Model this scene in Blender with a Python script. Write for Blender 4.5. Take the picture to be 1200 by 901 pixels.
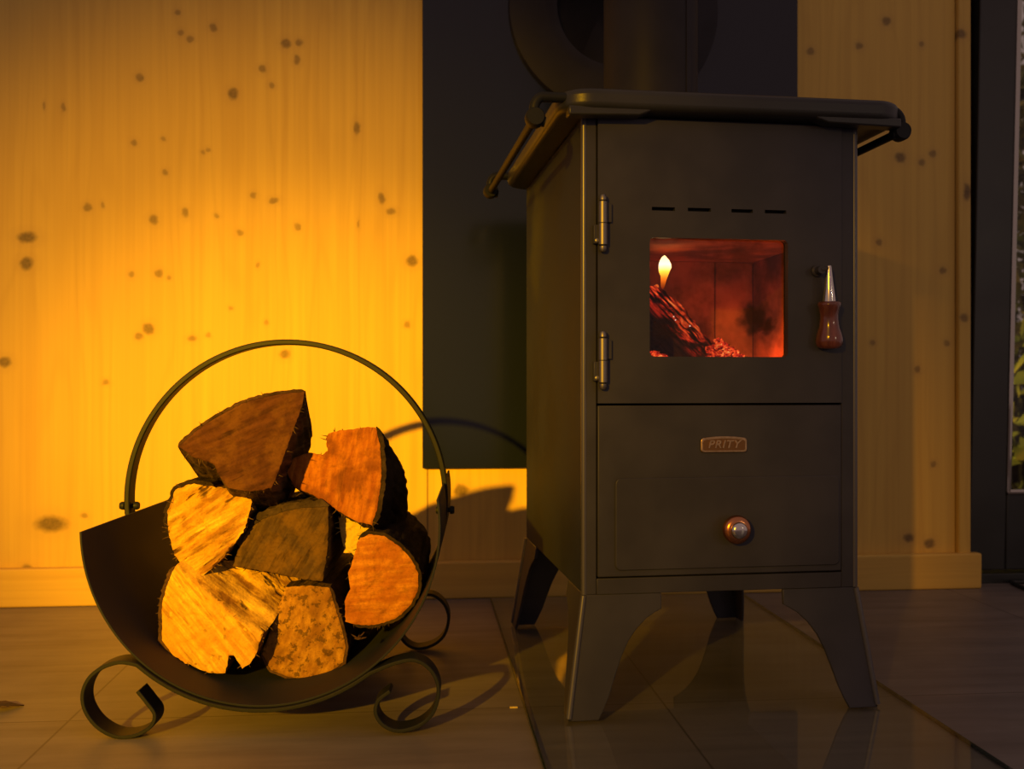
import bpy, bmesh, math, random
from mathutils import Vector, Matrix, noise
random.seed(7)
C = bpy.context.scene
for o in list(bpy.data.objects): bpy.data.objects.remove(o)
R = math.radians
# ------------------------------------------------------------------ camera, world, lights, exposure
FPX, CX, CY, EYE = 1150.0, 600.0, 450.5, 0.45
cam = bpy.data.cameras.new('camera'); cam_o = bpy.data.objects.new('camera', cam); C.collection.objects.link(cam_o)
cam_o.location = (0, 0, EYE); cam_o.rotation_euler = (R(90), 0, 0)
cam.sensor_width = 36; cam.lens = 36*FPX/1200; cam.clip_start = .02
cam.dof.use_dof = True; cam.dof.focus_distance = 1.36; cam.dof.aperture_fstop = 5.6
C.camera = cam_o
C.view_settings.view_transform = 'Standard'; C.view_settings.look = 'None'
C.view_settings.gamma = 1; C.view_settings.use_curve_mapping = False
C.view_settings.exposure = 0
w = bpy.data.worlds.new('world'); C.world = w; w.use_nodes = True
w.node_tree.nodes['Background'].inputs[0].default_value = (.25, .163, .15, 1)
w.node_tree.nodes['Background'].inputs[1].default_value = 0.9
def light(name, kind, loc, target, energy, color, **kw):
    d = bpy.data.lights.new(name, kind); d.energy = energy; d.color = color
    for k, v in kw.items(): setattr(d, k, v)
    o = bpy.data.objects.new(name, d); C.collection.objects.link(o); o.location = loc
    o.rotation_euler = (Vector(target)-Vector(loc)).to_track_quat('-Z', 'Y').to_euler()
    return o
# the shaded standing lamp behind the camera on the left
for e_, size_ in ((1250, 22.5), (1600, 13.5)):      # wide skirt and bright core of its beam
    lamp = light('floor_lamp_light', 'SPOT', (-1.95, -3.4, 1.68), (-.38, 2.03, .27), e_, (1, .475, .0), spot_size=R(size_), spot_blend=1, shadow_soft_size=.05)
    lamp.scale = (1.13, 1, 1)
# a small neutral lamp far back on the right (gives the glints on the chrome)
light('kitchen_lamp_light', 'POINT', (3.4, -2.4, 1.12), (0, 0, 0), 15, (1, .8, .5), shadow_soft_size=.06)
# ------------------------------------------------------------------ helpers
def link(o): C.collection.objects.link(o); return o
def finish(me, angle=35):
    me.shade_smooth(); me.set_sharp_from_angle(angle=R(angle))
def obj(name, bm, mat, parent=None, loc=(0,0,0), rot=(0,0,0), bevel=0, seg=2, angle=35):
    bmesh.ops.recalc_face_normals(bm, faces=bm.faces[:])
    me = bpy.data.meshes.new(name); bm.to_mesh(me); bm.free()
    me.materials.append(mat); finish(me, angle)
    o = link(bpy.data.objects.new(name, me))
    o.location = loc; o.rotation_euler = rot
    if parent: o.parent = parent
    if bevel:
        m = o.modifiers.new('bevel', 'BEVEL'); m.width = bevel; m.segments = seg; m.limit_method = 'ANGLE'; m.angle_limit = R(40)
    return o
def tag(o, label, cat, group=None):
    o['label'] = label; o['category'] = cat
    if group: o['group'] = group
    return o
def struct(o): o['kind'] = 'structure'; return o
def thing(name, label, cat, loc=(0,0,0), rotz=0, group=None):
    o = link(bpy.data.objects.new(name, None)); o.empty_display_size = .05
    o.location = loc; o.rotation_euler = (0, 0, rotz)
    return tag(o, label, cat, group)
def box(bm, x0, x1, y0, y1, z0, z1):
    v = [bm.verts.new((x, y, z)) for x in (x0, x1) for y in (y0, y1) for z in (z0, z1)]
    for f in ((0,1,3,2),(4,6,7,5),(0,4,5,1),(2,3,7,6),(0,2,6,4),(1,5,7,3)): bm.faces.new([v[i] for i in f])
    return bm
def mkbox(*a): return box(bmesh.new(), *a)
def prism(bm, pts, place, d0, d1):
    """polygon pts extruded from d0 to d1; place(p, d) -> Vector"""
    a = [bm.verts.new(place(p, d0)) for p in pts]; b = [bm.verts.new(place(p, d1)) for p in pts]
    n = len(pts); bm.faces.new(a); bm.faces.new(b[::-1])
    for i in range(n): bm.faces.new((a[i], b[i], b[(i+1) % n], a[(i+1) % n]))
    return bm
def tube(bm, pts, rad, n=12, taper=None):
    pts = [Vector(p) for p in pts]; rings = []; up = Vector((0.13, .21, 1)).normalized()
    for i, p in enumerate(pts):
        t = (pts[min(i+1, len(pts)-1)]-pts[max(i-1, 0)]).normalized()
        s = t.cross(up)
        if s.length < .1: s = t.cross(Vector((1, 0, 0)))
        s.normalize(); u = s.cross(t); up = u
        r = taper[i] if taper else rad
        rings.append([bm.verts.new(p+r*(math.cos(2*math.pi*k/n)*s+math.sin(2*math.pi*k/n)*u)) for k in range(n)])
    for a, b in zip(rings, rings[1:]):
        for k in range(n): bm.faces.new((a[k], a[(k+1) % n], b[(k+1) % n], b[k]))
    bm.faces.new(rings[0]); bm.faces.new(rings[-1][::-1])
    return bm
def lathe(bm, prof, M=Matrix(), n=28):
    """prof: (r, z) list, revolved about z, placed with M"""
    rings = []
    for r, z in prof:
        if r < 1e-6: rings.append([bm.verts.new(M @ Vector((0, 0, z)))])
        else: rings.append([bm.verts.new(M @ Vector((r*math.cos(2*math.pi*k/n), r*math.sin(2*math.pi*k/n), z))) for k in range(n)])
    for a, b in zip(rings, rings[1:]):
        for k in range(n):
            q = [a[k % len(a)], a[(k+1) % len(a)], b[(k+1) % len(b)], b[k % len(b)]]
            u = []
            for v in q:
                if v not in u: u.append(v)
            if len(u) > 2: bm.faces.new(u)
    for r in (rings[0], rings[-1]):
        if len(r) > 1:
            try: bm.faces.new(r)
            except ValueError: pass
    return bm
def smooth(pts, n=8):
    P = [Vector(p) for p in pts]; P = [2*P[0]-P[1]]+P+[2*P[-1]-P[-2]]; out = []
    for i in range(1, len(P)-2):
        a, b, c, d = P[i-1:i+3]
        for k in range(n):
            t = k/n
            out.append(.5*((2*b)+(c-a)*t+(2*a-5*b+4*c-d)*t*t+(3*b-a-3*c+d)*t**3))
    out.append(P[-2]); return out
def ribbon(bm, pts, thick, y0, y1, lean=0.0):
    """flat bar: path in (x, z), thick in the path plane, its width running from y0 to y1"""
    P = [Vector((p[0], p[1])) for p in pts]; L = []; Rr = []
    for i, p in enumerate(P):
        t = (P[min(i+1, len(P)-1)]-P[max(i-1, 0)]).normalized(); nn = Vector((-t.y, t.x))*thick/2
        L.append(p+nn); Rr.append(p-nn)
    rows = []
    for l, r in zip(L, Rr):
        rows.append([bm.verts.new((q.x+lean*y, y, q.y)) for q, y in ((l, y0), (l, y1), (r, y1), (r, y0))])
    for a, b in zip(rows, rows[1:]):
        for k in range(4): bm.faces.new((a[k], a[(k+1) % 4], b[(k+1) % 4], b[k]))
    bm.faces.new(rows[0]); bm.faces.new(rows[-1][::-1])
    return bm
def rrect(x0, x1, z0, z1, r, n=6):
    out = []
    for cx, cz, a in ((x1-r, z1-r, 0), (x0+r, z1-r, 90), (x0+r, z0+r, 180), (x1-r, z0+r, 270)):
        for k in range(n+1):
            t = R(a+90*k/n); out.append((cx+r*math.cos(t), cz+r*math.sin(t)))
    return out
def cut(o, bm):
    """subtract a cutter shape from o's mesh for good"""
    bmesh.ops.recalc_face_normals(bm, faces=bm.faces[:])
    me = bpy.data.meshes.new('cutter'); bm.to_mesh(me); bm.free()
    c = link(bpy.data.objects.new('cutter', me)); c.parent = o.parent
    m = o.modifiers.new('cut', 'BOOLEAN'); m.operation = 'DIFFERENCE'; m.object = c; m.solver = 'EXACT'
    saved = [(x.width, x.segments) for x in o.modifiers if x.type == 'BEVEL']
    for x in [x for x in o.modifiers if x.type == 'BEVEL']: o.modifiers.remove(x)
    bpy.context.view_layer.update()
    dg = bpy.context.evaluated_depsgraph_get()
    new = bpy.data.meshes.new_from_object(o.evaluated_get(dg)); new.name = o.name
    o.modifiers.clear(); o.data = new; finish(new)
    for wd, sg in saved:
        x = o.modifiers.new('bevel', 'BEVEL'); x.width = wd; x.segments = sg; x.limit_method = 'ANGLE'; x.angle_limit = R(40)
    bpy.data.objects.remove(c)
def nz(*a): return noise.noise(Vector(a))
# ------------------------------------------------------------------ materials
class NT:
    def __init__(s, name):
        s.m = bpy.data.materials.new(name); s.m.use_nodes = True; s.t = s.m.node_tree; s.t.nodes.clear()
        s.out = s.t.nodes.new('ShaderNodeOutputMaterial')
    def n(s, kind, ins=None, **kw):
        x = s.t.nodes.new(kind)
        for k, v in kw.items(): setattr(x, k, v)
        for k, v in (ins or {}).items():
            if isinstance(v, bpy.types.NodeSocket): s.t.links.new(v, x.inputs[k])
            else: x.inputs[k].default_value = v
        return x
    def math(s, op, a, b=0.0, clamp=False):
        x = s.n('ShaderNodeMath', {0: a, 1: b}, operation=op); x.use_clamp = clamp; return x.outputs[0]
    def coords(s, scale=(1,1,1), rot=(0,0,0), loc=(0,0,0), kind='Object'):
        tc = s.n('ShaderNodeTexCoord')
        return s.n('ShaderNodeMapping', {'Vector': tc.outputs[kind], 'Scale': scale, 'Rotation': rot, 'Location': loc}).outputs[0]
    def noise(s, vec, scale=1, detail=4, rough=.55, dist=0):
        return s.n('ShaderNodeTexNoise', {'Vector': vec, 'Scale': scale, 'Detail': detail, 'Roughness': rough, 'Distortion': dist}).outputs['Fac']
    def ramp(s, fac, stops):
        x = s.n('ShaderNodeValToRGB', {0: fac}); e = x.color_ramp.elements
        while len(e) < len(stops): e.new(.5)
        for el, (p, c) in zip(e, stops): el.position = p; el.color = tuple(c)+(1,) if len(c) == 3 else c
        return x.outputs[0]
    def mix(s, fac, a, b, mode='MIX'):
        x = s.n('ShaderNodeMix', data_type='RGBA', blend_type=mode)
        for i, v in ((0, fac), (6, a), (7, b)):
            if isinstance(v, bpy.types.NodeSocket): s.t.links.new(v, x.inputs[i])
            else: x.inputs[i].default_value = v if i == 0 else tuple(v)+(1,)
        return x.outputs[2]
    def rng(s, v, a, b, c=0.0, d=1.0, smooth=True):
        return s.n('ShaderNodeMapRange', {0: v, 1: a, 2: b, 3: c, 4: d}, interpolation_type='SMOOTHSTEP' if smooth else 'LINEAR').outputs[0]
    def bump(s, h, strength=.3, dist=.002):
        return s.n('ShaderNodeBump', {'Height': h, 'Strength': strength, 'Distance': dist}).outputs[0]
    def bsdf(s, col, rough=.5, metal=0.0, spec=.5, normal=None, coat=0.0, emit=None, estr=0.0):
        ins = {'Base Color': col if isinstance(col, bpy.types.NodeSocket) else tuple(col)+(1,), 'Roughness': rough, 'Metallic': metal, 'Specular IOR Level': spec, 'Coat Weight': coat}
        if normal: ins['Normal'] = normal
        if emit is not None:
            ins['Emission Color'] = emit if isinstance(emit, bpy.types.NodeSocket) else tuple(emit)+(1,); ins['Emission Strength'] = estr
        b = s.n('ShaderNodeBsdfPrincipled', ins); s.t.links.new(b.outputs[0], s.out.inputs[0]); return s.m
    def surf(s, sock): s.t.links.new(sock, s.out.inputs[0]); return s.m

# the wall frame: origin where the wall crosses the view axis, a along the wall, b out of the room
TH = R(5.2); WALL_Y = 2.09
wall_loc, wall_rot = (0, WALL_Y, 0), (0, 0, TH)
def wall_pt(px, py, b=0.0):
    """point of the photograph on the plane parallel to the wall at b -> (a, height)"""
    u = (px-CX)/FPX; s, c = math.sin(TH), math.cos(TH)
    # X = a c - b s ; Y = WALL_Y + a s + b c ; X = u Y
    a = (u*(WALL_Y+b*c)+b*s)/(c-u*s); Y = WALL_Y+a*s+b*c
    return a, EYE-(py-CY)/FPX*Y
def to_a(X, Y): return X*math.cos(TH)+(Y-WALL_Y)*math.sin(TH)
def to_b(X, Y): return -X*math.sin(TH)+(Y-WALL_Y)*math.cos(TH)

KNOTS = [(208,14,4,1),(250,32,5,1),(212,39,4,1),(223,46,4,1),(164,91,5,1),(273,110,7,.8),(308,81,5,1),(318,100,4,1),(335,51,6,1),(350,50,5,1),(348,70,5,.7),
 (74,126,4,.6),(52,124,3,.4),(418,150,6,.5),(157,167,4,1),(192,163,3,1),(194,202,4,1),(103,243,5,1),(180,257,6,1),(217,249,5,.8),(254,253,3,1),(281,273,4,1),
 (297,229,4,1),(321,235,5,1.4),(349,266,4,.8),(447,232,6,.6),(458,248,5,1.5),(483,306,7,1),(477,380,4,1),(31,309,8,1),(32,278,9,1.7),(154,322,4,1),(186,320,5,1),(198,325,3,1),
 (174,385,7,1),(163,394,5,1),(225,397,5,1.3),(244,393,3,1),(302,311,3,.6),(334,415,6,1.1),(270,361,3,1),(5,424,7,1.2),(124,448,4,1.2),(60,614,14,1.9),(99,604,4,1.2),(32,666,6,1.3),
 (238,178,3,1),(244,175,3,1),(120,240,3,.5),(312,378,3,1),(420,262,3,.4),(540,575,9,1.2),
 (1039,25,6,1),(1007,54,5,1),(1055,184,7,1.2),(1080,190,5,1),(1093,180,5,1),(1030,284,5,1),(1105,317,5,1),(1022,402,4,1),(1075,433,5,1),(1109,402,4,1),(1094,544,4,1),(1065,630,7,1.3),(1089,637,7,1.2),(1080,52,4,1),(950,60,5,1)]
TRIM_KNOTS = [(1126,40,7,1.2),(1133,225,8,.5),(1130,372,6,1)]
def pine(name, knots, seam=None, tone=1.0, grain_scale=1.0, horizontal=False, b=0.0):
    m = NT(name)
    tc = m.n('ShaderNodeTexCoord').outputs['Object']
    if horizontal: base = m.n('ShaderNodeMapping', {'Vector': tc, 'Rotation': (0, R(90), 0)}).outputs[0]
    else: base = tc
    g1 = m.noise(m.n('ShaderNodeMapping', {'Vector': base, 'Scale': (60, 20, .9)}).outputs[0], 1, 5, .6)
    warp = m.noise(m.n('ShaderNodeMapping', {'Vector': base, 'Scale': (9, 5, 1.1)}).outputs[0], 1, 2, .5)
    sep = m.n('ShaderNodeSeparateXYZ', {0: base})
    # narrow annual-ring lines, bent by the warp
    ph = m.math('ADD', m.math('MULTIPLY', sep.outputs[0], 62*grain_scale), m.math('MULTIPLY', warp, 20))
    ln = m.math('POWER', m.math('MULTIPLY_ADD', m.math('SINE', m.math('MULTIPLY', ph, 3.1)), .5) if False else m.math('ABSOLUTE', m.math('SINE', ph)), 9)
    wide = m.noise(m.n('ShaderNodeMapping', {'Vector': base, 'Scale': (3.2, 3, .25)}).outputs[0], 1, 2, .5)
    strip = m.n('ShaderNodeTexWhiteNoise', {'W': m.math('FLOOR', m.math('MULTIPLY', m.math('ADD', sep.outputs[0], .013), 7.7))}, noise_dimensions='1D').outputs['Value']
    c = m.ramp(g1, [(.3, (.66*tone, .43*tone, .10*tone)), (.7, (.78*tone, .54*tone, .12*tone))])
    c = m.mix(m.math('MULTIPLY', ln, .16), c, (.48*tone, .27*tone, .06*tone))
    c = m.mix(m.math('MULTIPLY', m.rng(wide, .35, .7), .22), c, (.60*tone, .36*tone, .08*tone))
    c = m.mix(m.math('MULTIPLY', strip, .18), c, (.62*tone, .37*tone, .08*tone))
    if knots:
        wn = m.n('ShaderNodeTexNoise', {'Vector': tc, 'Scale': 60, 'Detail': 2}).outputs['Color']
        wv = m.n('ShaderNodeVectorMath', {0: m.n('ShaderNodeVectorMath', {0: wn, 1: (.5, .5, .5)}, operation='SUBTRACT').outputs[0], 'Scale': .010}, operation='SCALE').outputs[0]
        wc = m.n('ShaderNodeVectorMath', {0: tc, 1: wv}, operation='ADD').outputs[0]
        tot = None; halo = None
        for px, py, r, el in knots:
            a, h = wall_pt(px, py, b); rr = r*2.05/FPX
            d = m.n('ShaderNodeVectorMath', {0: m.n('ShaderNodeVectorMath', {0: wc, 1: (a, b, h)}, operation='SUBTRACT').outputs[0], 1: (1/math.sqrt(el), 0, math.sqrt(el))}, operation='MULTIPLY').outputs[0]
            L = m.n('ShaderNodeVectorMath', {0: d}, operation='LENGTH').outputs['Value']
            k = m.rng(L, rr*1.25, rr*.45, 0, min(1, .5+.1*(r-3))); hh = m.rng(L, rr*2.6, rr*.8, 0, 1)
            tot = k if tot is None else m.math('MAXIMUM', tot, k)
            halo = hh if halo is None else m.math('MAXIMUM', halo, hh)
        c = m.mix(m.math('MULTIPLY', halo, .18), c, (.42, .24, .10))
        kn = m.noise(tc, 180, 3)
        c = m.mix(m.math('MULTIPLY', tot, .85), c, m.ramp(kn, [(.3, (.07, .05, .03)), (.7, (.2, .125, .06))]))
    if seam is not None:
        for s_ in seam:
            dd = m.math('ABSOLUTE', m.math('SUBTRACT', sep.outputs[0], s_))
            c = m.mix(m.rng(dd, .0022, .0008, 0, .8), c, (.12, .07, .04))
    bp = m.bump(m.math('ADD', g1, m.math('MULTIPLY', ln, -.3)), .12, .0012)
    return m.bsdf(c, .55, 0, .3, bp)
M = {}
seams = [wall_pt(501, 600)[0]]
M['pine'] = pine('pine_panel', KNOTS, seams)
M['pine_trim'] = pine('pine_trim', TRIM_KNOTS, None, .95, 2, False, -.012)
M['pine_board'] = pine('pine_skirting', [], None, 1.0, 1.5, True)

def black_metal(name, col, rough=.5, grain=220, bump=.15, spec=.5):
    m = NT(name); n = m.noise(m.coords(), grain, 3); n2 = m.noise(m.coords(), 9, 3)
    c = m.mix(m.rng(n2, .3, .7), tuple(x*.8 for x in col), tuple(x*1.15 for x in col))
    return m.bsdf(c, m.rng(n2, .2, .8, rough-.06, rough+.08, False), 0, spec, m.bump(n, bump, .0006))
M['stove'] = black_metal('stove_paint', (.036, .037, .056), .45, 220, .12, .3)
M['stove_side'] = black_metal('stove_paint_dimmed_side', (.028, .034, .058), .6, 220, .1, .06)  # same paint as the front, darkened and dulled against light from the wall
M['cast'] = black_metal('cast_iron', (.022, .024, .026), .38, 320, .25)
M['holder'] = black_metal('holder_paint', (.015, .018, .030), .6, 150, .08, .2)
M['iron'] = black_metal('wrought_iron', (.011, .013, .016), .5, 90, .25, .22)
M['shield'] = NT('shield_paint').bsdf((.008, .012, .026), .16, 0, .55)
M['flue'] = black_metal('flue_paint', (.026, .025, .032), .55, 300, .12, .2)
M['dark'] = NT('dark_gap').bsdf((.008, .008, .008), .8)
M['frame'] = black_metal('door_frame_coat', (.018, .021, .022), .4, 400, .1, .6)
M['edge'] = NT('highlight_edge').bsdf((.06, .06, .075), .3, 0, .9)  # stove paint made lighter and glossier to put a highlight along the edges
M['chrome'] = NT('chrome').bsdf((.78, .74, .68), .14, 1)
M['steel'] = NT('dull_steel').bsdf((.24, .23, .22), .45, 1)
m_ = NT('brass_badge'); M['brass'] = m_.bsdf(m_.ramp(m_.noise(m_.coords(), 160, 3), [(.3, (.42, .27, .13)), (.7, (.62, .42, .22))]), .36, 1)
M['brass_dark'] = NT('badge_ground').bsdf((.16, .085, .04), .5, .6)
M['copper'] = NT('copper_knob').bsdf((.60, .25, .11), .25, 1)
m_ = NT('lacquered_wood'); M['grip'] = m_.bsdf(m_.ramp(m_.noise(m_.coords((120, 120, 14)), 1, 4), [(.3, (.085, .022, .014)), (.7, (.18, .05, .03))]), .2, 0, .5, coat=.8)
M['bead'] = NT('aluminium_bead').bsdf((.5, .48, .43), .06, 1)
M['cable'] = NT('cable_rubber').bsdf((.02, .022, .018), .4)

# floor tiles: wide stone tiles, streaks along the wall, fine dark grout
GA0, GA, GB0, GB = .149, .81, -.72, .81
m_ = NT('stone_tile'); tc = m_.n('ShaderNodeTexCoord').outputs['Object']; sp = m_.n('ShaderNodeSeparateXYZ', {0: tc})
n1 = m_.noise(m_.n('ShaderNodeMapping', {'Vector': tc, 'Scale': (3, 26, 1)}).outputs[0], 1, 6, .6)
n2 = m_.noise(tc, 4.5, 5, .6); n3 = m_.noise(m_.n('ShaderNodeMapping', {'Vector': tc, 'Scale': (40, 160, 1)}).outputs[0], 1, 3)
c = m_.ramp(n1, [(.28, (.145, .125, .118)), (.52, (.205, .180, .168)), (.75, (.26, .228, .208))])
c = m_.mix(m_.math('MULTIPLY', m_.rng(n2, .4, .75), .45), c, (.15, .12, .098))
c = m_.mix(m_.math('MULTIPLY', n3, .15), c, (.12, .10, .08))
def grid(s_, o, p):
    f = m_.math('FRACT', m_.math('DIVIDE', m_.math('SUBTRACT', s_, o-p*20), p))
    return m_.math('MULTIPLY', m_.math('MINIMUM', f, m_.math('SUBTRACT', 1.0, f)), p)
ga = grid(sp.outputs[0], GA0, GA); gb = grid(sp.outputs[1], GB0, GB)
gl = m_.rng(m_.math('MINIMUM', ga, gb), .0022, .0009)
c = m_.mix(m_.math('MULTIPLY', gl, .7), c, (.07, .055, .045))
M['tile'] = m_.bsdf(c, m_.rng(n2, .2, .8, .36, .52, False), 0, .4, m_.bump(m_.math('SUBTRACT', n1, m_.math('MULTIPLY', gl, 1.5)), .1, .001))

def sheet_glass(name, tint, rough=.01, soot=None, k=1.0):
    m = NT(name); tr = m.n('ShaderNodeBsdfTransparent', {'Color': tuple(tint)+(1,)})
    gl_ = m.n('ShaderNodeBsdfGlossy', {'Color': (1, 1, 1, 1), 'Roughness': rough})
    fr = m.n('ShaderNodeFresnel', {'IOR': 1.45}).outputs[0]
    bf = m.math('SUBTRACT', 1.0, m.n('ShaderNodeNewGeometry').outputs['Backfacing'])
    mx = m.n('ShaderNodeMixShader', {0: m.math('MULTIPLY', m.math('MULTIPLY', fr, k), bf), 1: tr.outputs[0], 2: gl_.outputs[0]}).outputs[0]
    if soot:
        df = m.n('ShaderNodeBsdfDiffuse', {'Color': (.035, .018, .013, 1)})
        s = m.noise(m.coords(), 14, 5, .65); s2 = m.noise(m.coords((1, 1, .4)), 130, 3)
        f = m.math('MULTIPLY_ADD', m.rng(s, .42, .72), soot) if False else m.math('ADD', m.math('MULTIPLY', m.rng(s, .42, .72), soot), m.math('MULTIPLY', m.rng(s2, .6, .8), .06))
        tc = m.n('ShaderNodeTexCoord').outputs['Object']; w_ = m.n('ShaderNodeTexNoise', {'Vector': tc, 'Scale': 70, 'Detail': 3}).outputs['Color']
        wv = m.n('ShaderNodeVectorMath', {0: tc, 1: m.n('ShaderNodeVectorMath', {0: m.n('ShaderNodeVectorMath', {0: w_, 1: (.5, .5, .5)}, operation='SUBTRACT').outputs[0], 'Scale': .03}, operation='SCALE').outputs[0]}, operation='ADD').outputs[0]
        for bx0, bz0, br in ((.049, .5357, .025), (.068, .5235, .014)):
            dd = m.n('ShaderNodeVectorMath', {0: wv, 1: (bx0, .008, bz0)}, operation='DISTANCE').outputs['Value']
            f = m.math('MAXIMUM', f, m.rng(dd, br*1.15, br*.35, 0, .72))
        mx = m.n('ShaderNodeMixShader', {0: f, 1: mx, 2: df.outputs[0]}).outputs[0]
    return m.surf(mx)
M['hearth_glass'] = sheet_glass('hearth_glass', (.93, .95, .92), .03)
M['glass_edge'] = NT('glass_edge').bsdf((.015, .028, .02), .15)
M['stove_glass'] = sheet_glass('stove_glass', (.95, .88, .82), .02, .35)
M['door_glass'] = sheet_glass('door_glass', (.9, .93, .9), .0)

# ------------------------------------------------------------------ the setting
A_END = wall_pt(1119, 400)[0]; A_TRIM = wall_pt(1138, 450, -.012)[0]; A_BASE = wall_pt(1151, 690, -.022)[0]
struct(obj('wall_back', mkbox(-2.6, A_END, 0, .10, 0, 2.6), M['pine'], None, wall_loc, wall_rot))
struct(obj('trim_1', mkbox(A_END+.002, A_TRIM, -.012, .10, 0, 2.6), M['pine_trim'], None, wall_loc, wall_rot, .003))
BH = .078
struct(obj('baseboard_back', mkbox(-2.6, A_BASE, -.022, 0, 0, BH), M['pine_board'], None, wall_loc, wall_rot, .004, 3))
struct(obj('floor', mkbox(-2.6, 2.6, -4.2, .12, -.05, 0), M['tile'], None, wall_loc, wall_rot))
# glazed door to the right of the wall; its leaf is tipped open at the top
def empty(name, loc, rot): 
    o = link(bpy.data.objects.new(name, None)); o.location = loc; o.rotation_euler = rot; o.empty_display_size = .05; return o
door = struct(empty('door_1', wall_loc, wall_rot))
dx0 = A_TRIM
bm = mkbox(dx0, dx0+.062, .068, .13, 0, 2.4); box(bm, dx0, dx0+.020, .02, .13, 0, 2.4); box(bm, dx0, dx0+1.1, .03, .13, -.02, .022); box(bm, dx0+1.07, dx0+1.1, .03, .13, 0, 2.4)
obj('door_frame', bm, M['frame'], door, bevel=.002)
lb = .035
gx = wall_pt(1178, 577, lb)[0]; gz = wall_pt(1178, 577, lb)[1]
leaf = obj('door_leaf', bmesh.new(), M['frame'], door)
leaf.location = (0, lb+.03, .03); leaf.rotation_euler = (R(2.1), 0, 0)
bm = mkbox(dx0+.022, gx, -.03, .03, 0, 2.2); box(bm, gx, dx0+1.0, -.03, .03, 0, gz-.03); box(bm, dx0+1.0, dx0+1.085, -.03, .03, 0, 2.2)
bmesh.ops.recalc_face_normals(bm, faces=bm.faces[:]); bm.to_mesh(leaf.data); bm.free(); finish(leaf.data)
mb = leaf.modifiers.new('bevel', 'BEVEL'); mb.width = .003; mb.segments = 2
bm = mkbox(gx, dx0+1.0, -.002, .002, gz-.03, 2.2); obj('door_pane', bm, M['door_glass'], leaf)
bm = tube(bmesh.new(), [(gx+.004, -.028, gz-.03+.002), (gx+.004, -.028, 2.2)], .0065, 10)
tube(bm, [(gx, -.028, gz-.028), (dx0+1.0, -.028, gz-.028)], .0065, 10)
obj('glazing_bead', bm, M['bead'], leaf)

# heat shield behind the stove
SB = -.014
x0, zb = wall_pt(495, 549, SB); x1 = wall_pt(935, 300, SB)[0]
tag(obj('heat_shield_panel', mkbox(x0, x1, SB, -.0008, zb, 2.2), M['shield'], None, wall_loc, wall_rot, .0015),
    'large flat black heat shield panel fixed to the pine wall behind the stove', 'heat shield')

# glass hearth plate
PG = .006
hp = obj('hearth_plate', prism(bmesh.new(), rrect(-.047, .488, -1.32, -.035, .012), lambda p, d: Vector((p[0], p[1], d)), .0005, PG), M['hearth_glass'], None, wall_loc, wall_rot)
tag(hp, 'clear glass hearth plate lying on the floor tiles under the stove', 'hearth plate')
bm = bmesh.new()
for xa, xb in ((-.0495, -.0472), (.4882, .4905)): box(bm, xa, xb, -1.31, -.045, .0006, PG-.0004)
obj('plate_edge', bm, M['glass_edge'], hp)

# ------------------------------------------------------------------ the stove
PSI = R(8.0); SW, SD = .386, .497; HW = SW/2
SX, SY = .0957+HW*math.cos(PSI), 1.31+HW*math.sin(PSI)
stove = thing('wood_stove', 'black cast iron and steel wood stove on four flared legs with a small fire window', 'stove', (SX, SY, PG), PSI)
def sf(px, py, d=0.0):
    """point of the photograph on the stove's front plane (d further back) -> local x, z"""
    u = (px-CX)/FPX; c, s = math.cos(PSI), math.sin(PSI)
    x = (u*(SY+d*c)-SX+d*s)/(c-u*s); Y = SY+x*s+d*c
    return x, EYE-PG-(py-CY)/FPX*Y
ZB, ZT = .163, .803
DX0, DZ1 = sf(700, 139); DX1, DZ0 = sf(985, 473)
FR = .004
bm = bmesh.new()
box(bm, -HW, -HW+.005, .006, SD, ZB, ZT); box(bm, HW-.005, HW, .006, SD, ZB, ZT)
box(bm, -HW+.005, HW-.005, SD-.005, SD, ZB, ZT); box(bm, -HW+.005, HW-.005, .006, SD-.005, ZB, ZB+.006); box(bm, -HW+.005, HW-.005, .006, SD-.005, ZT-.006, ZT)
obj('body', bm, M['stove_side'], stove, bevel=.0015)
bm = bmesh.new()
box(bm, -HW, DX0-.0012, 0, .0062, ZB, ZT); box(bm, DX1+.0012, HW, 0, .0062, ZB, ZT); box(bm, DX0-.0012, DX1+.0012, .001, .0058, DZ1+.0015, ZT)
obj('front_frame', bm, M['stove'], stove, bevel=.003, seg=3)
for sx in (-1, 1):      # rounded corner posts catching the light
    obj('corner_post', tube(bmesh.new(), [(sx*(HW-.001), .003, ZB), (sx*(HW-.001), .003, ZT-.001)], .0042, 14), M['edge'], stove)
# upper door with its window
wx0, wz1 = sf(760.5, 278.5); wx1, wz0 = sf(922, 418.5)
dr = obj('fire_door', mkbox(DX0, DX1, -FR, .006, DZ0+.0015, DZ1), M['stove'], stove, bevel=.0015)
bm = prism(bmesh.new(), rrect(wx0, wx1, wz0, wz1, .007), lambda p, d: Vector((p[0], d, p[1])), -.05, .05); cut(dr, bm)
for pa, pb, py in ((763, 790, 245), (805, 832, 246), (856, 881, 247.5), (895, 920, 248.5)):
    xa, za = sf(pa, py); xb, _ = sf(pb, py)
    cut(dr, mkbox(xa, xb, -.05, .05, za-.0024, za+.0024))
obj('slot_dark_backing', mkbox(DX0+.02, DX1-.02, .0075, .010, wz1+.012, DZ1-.03), M['dark'], stove)  # black sheet standing in for the dark channel behind the slots
obj('window_glass', prism(bmesh.new(), rrect(wx0-.008, wx1+.008, wz0-.008, wz1+.008, .008), lambda p, d: Vector((p[0], d, p[1])), .0065, .0095), M['stove_glass'], dr)
bm = bmesh.new()                                              # gasket frame behind the glass
prism(bm, rrect(wx0-.015, wx1+.015, wz0-.015, wz1+.015, .01), lambda p, d: Vector((p[0], d, p[1])), .0100, .013)
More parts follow.
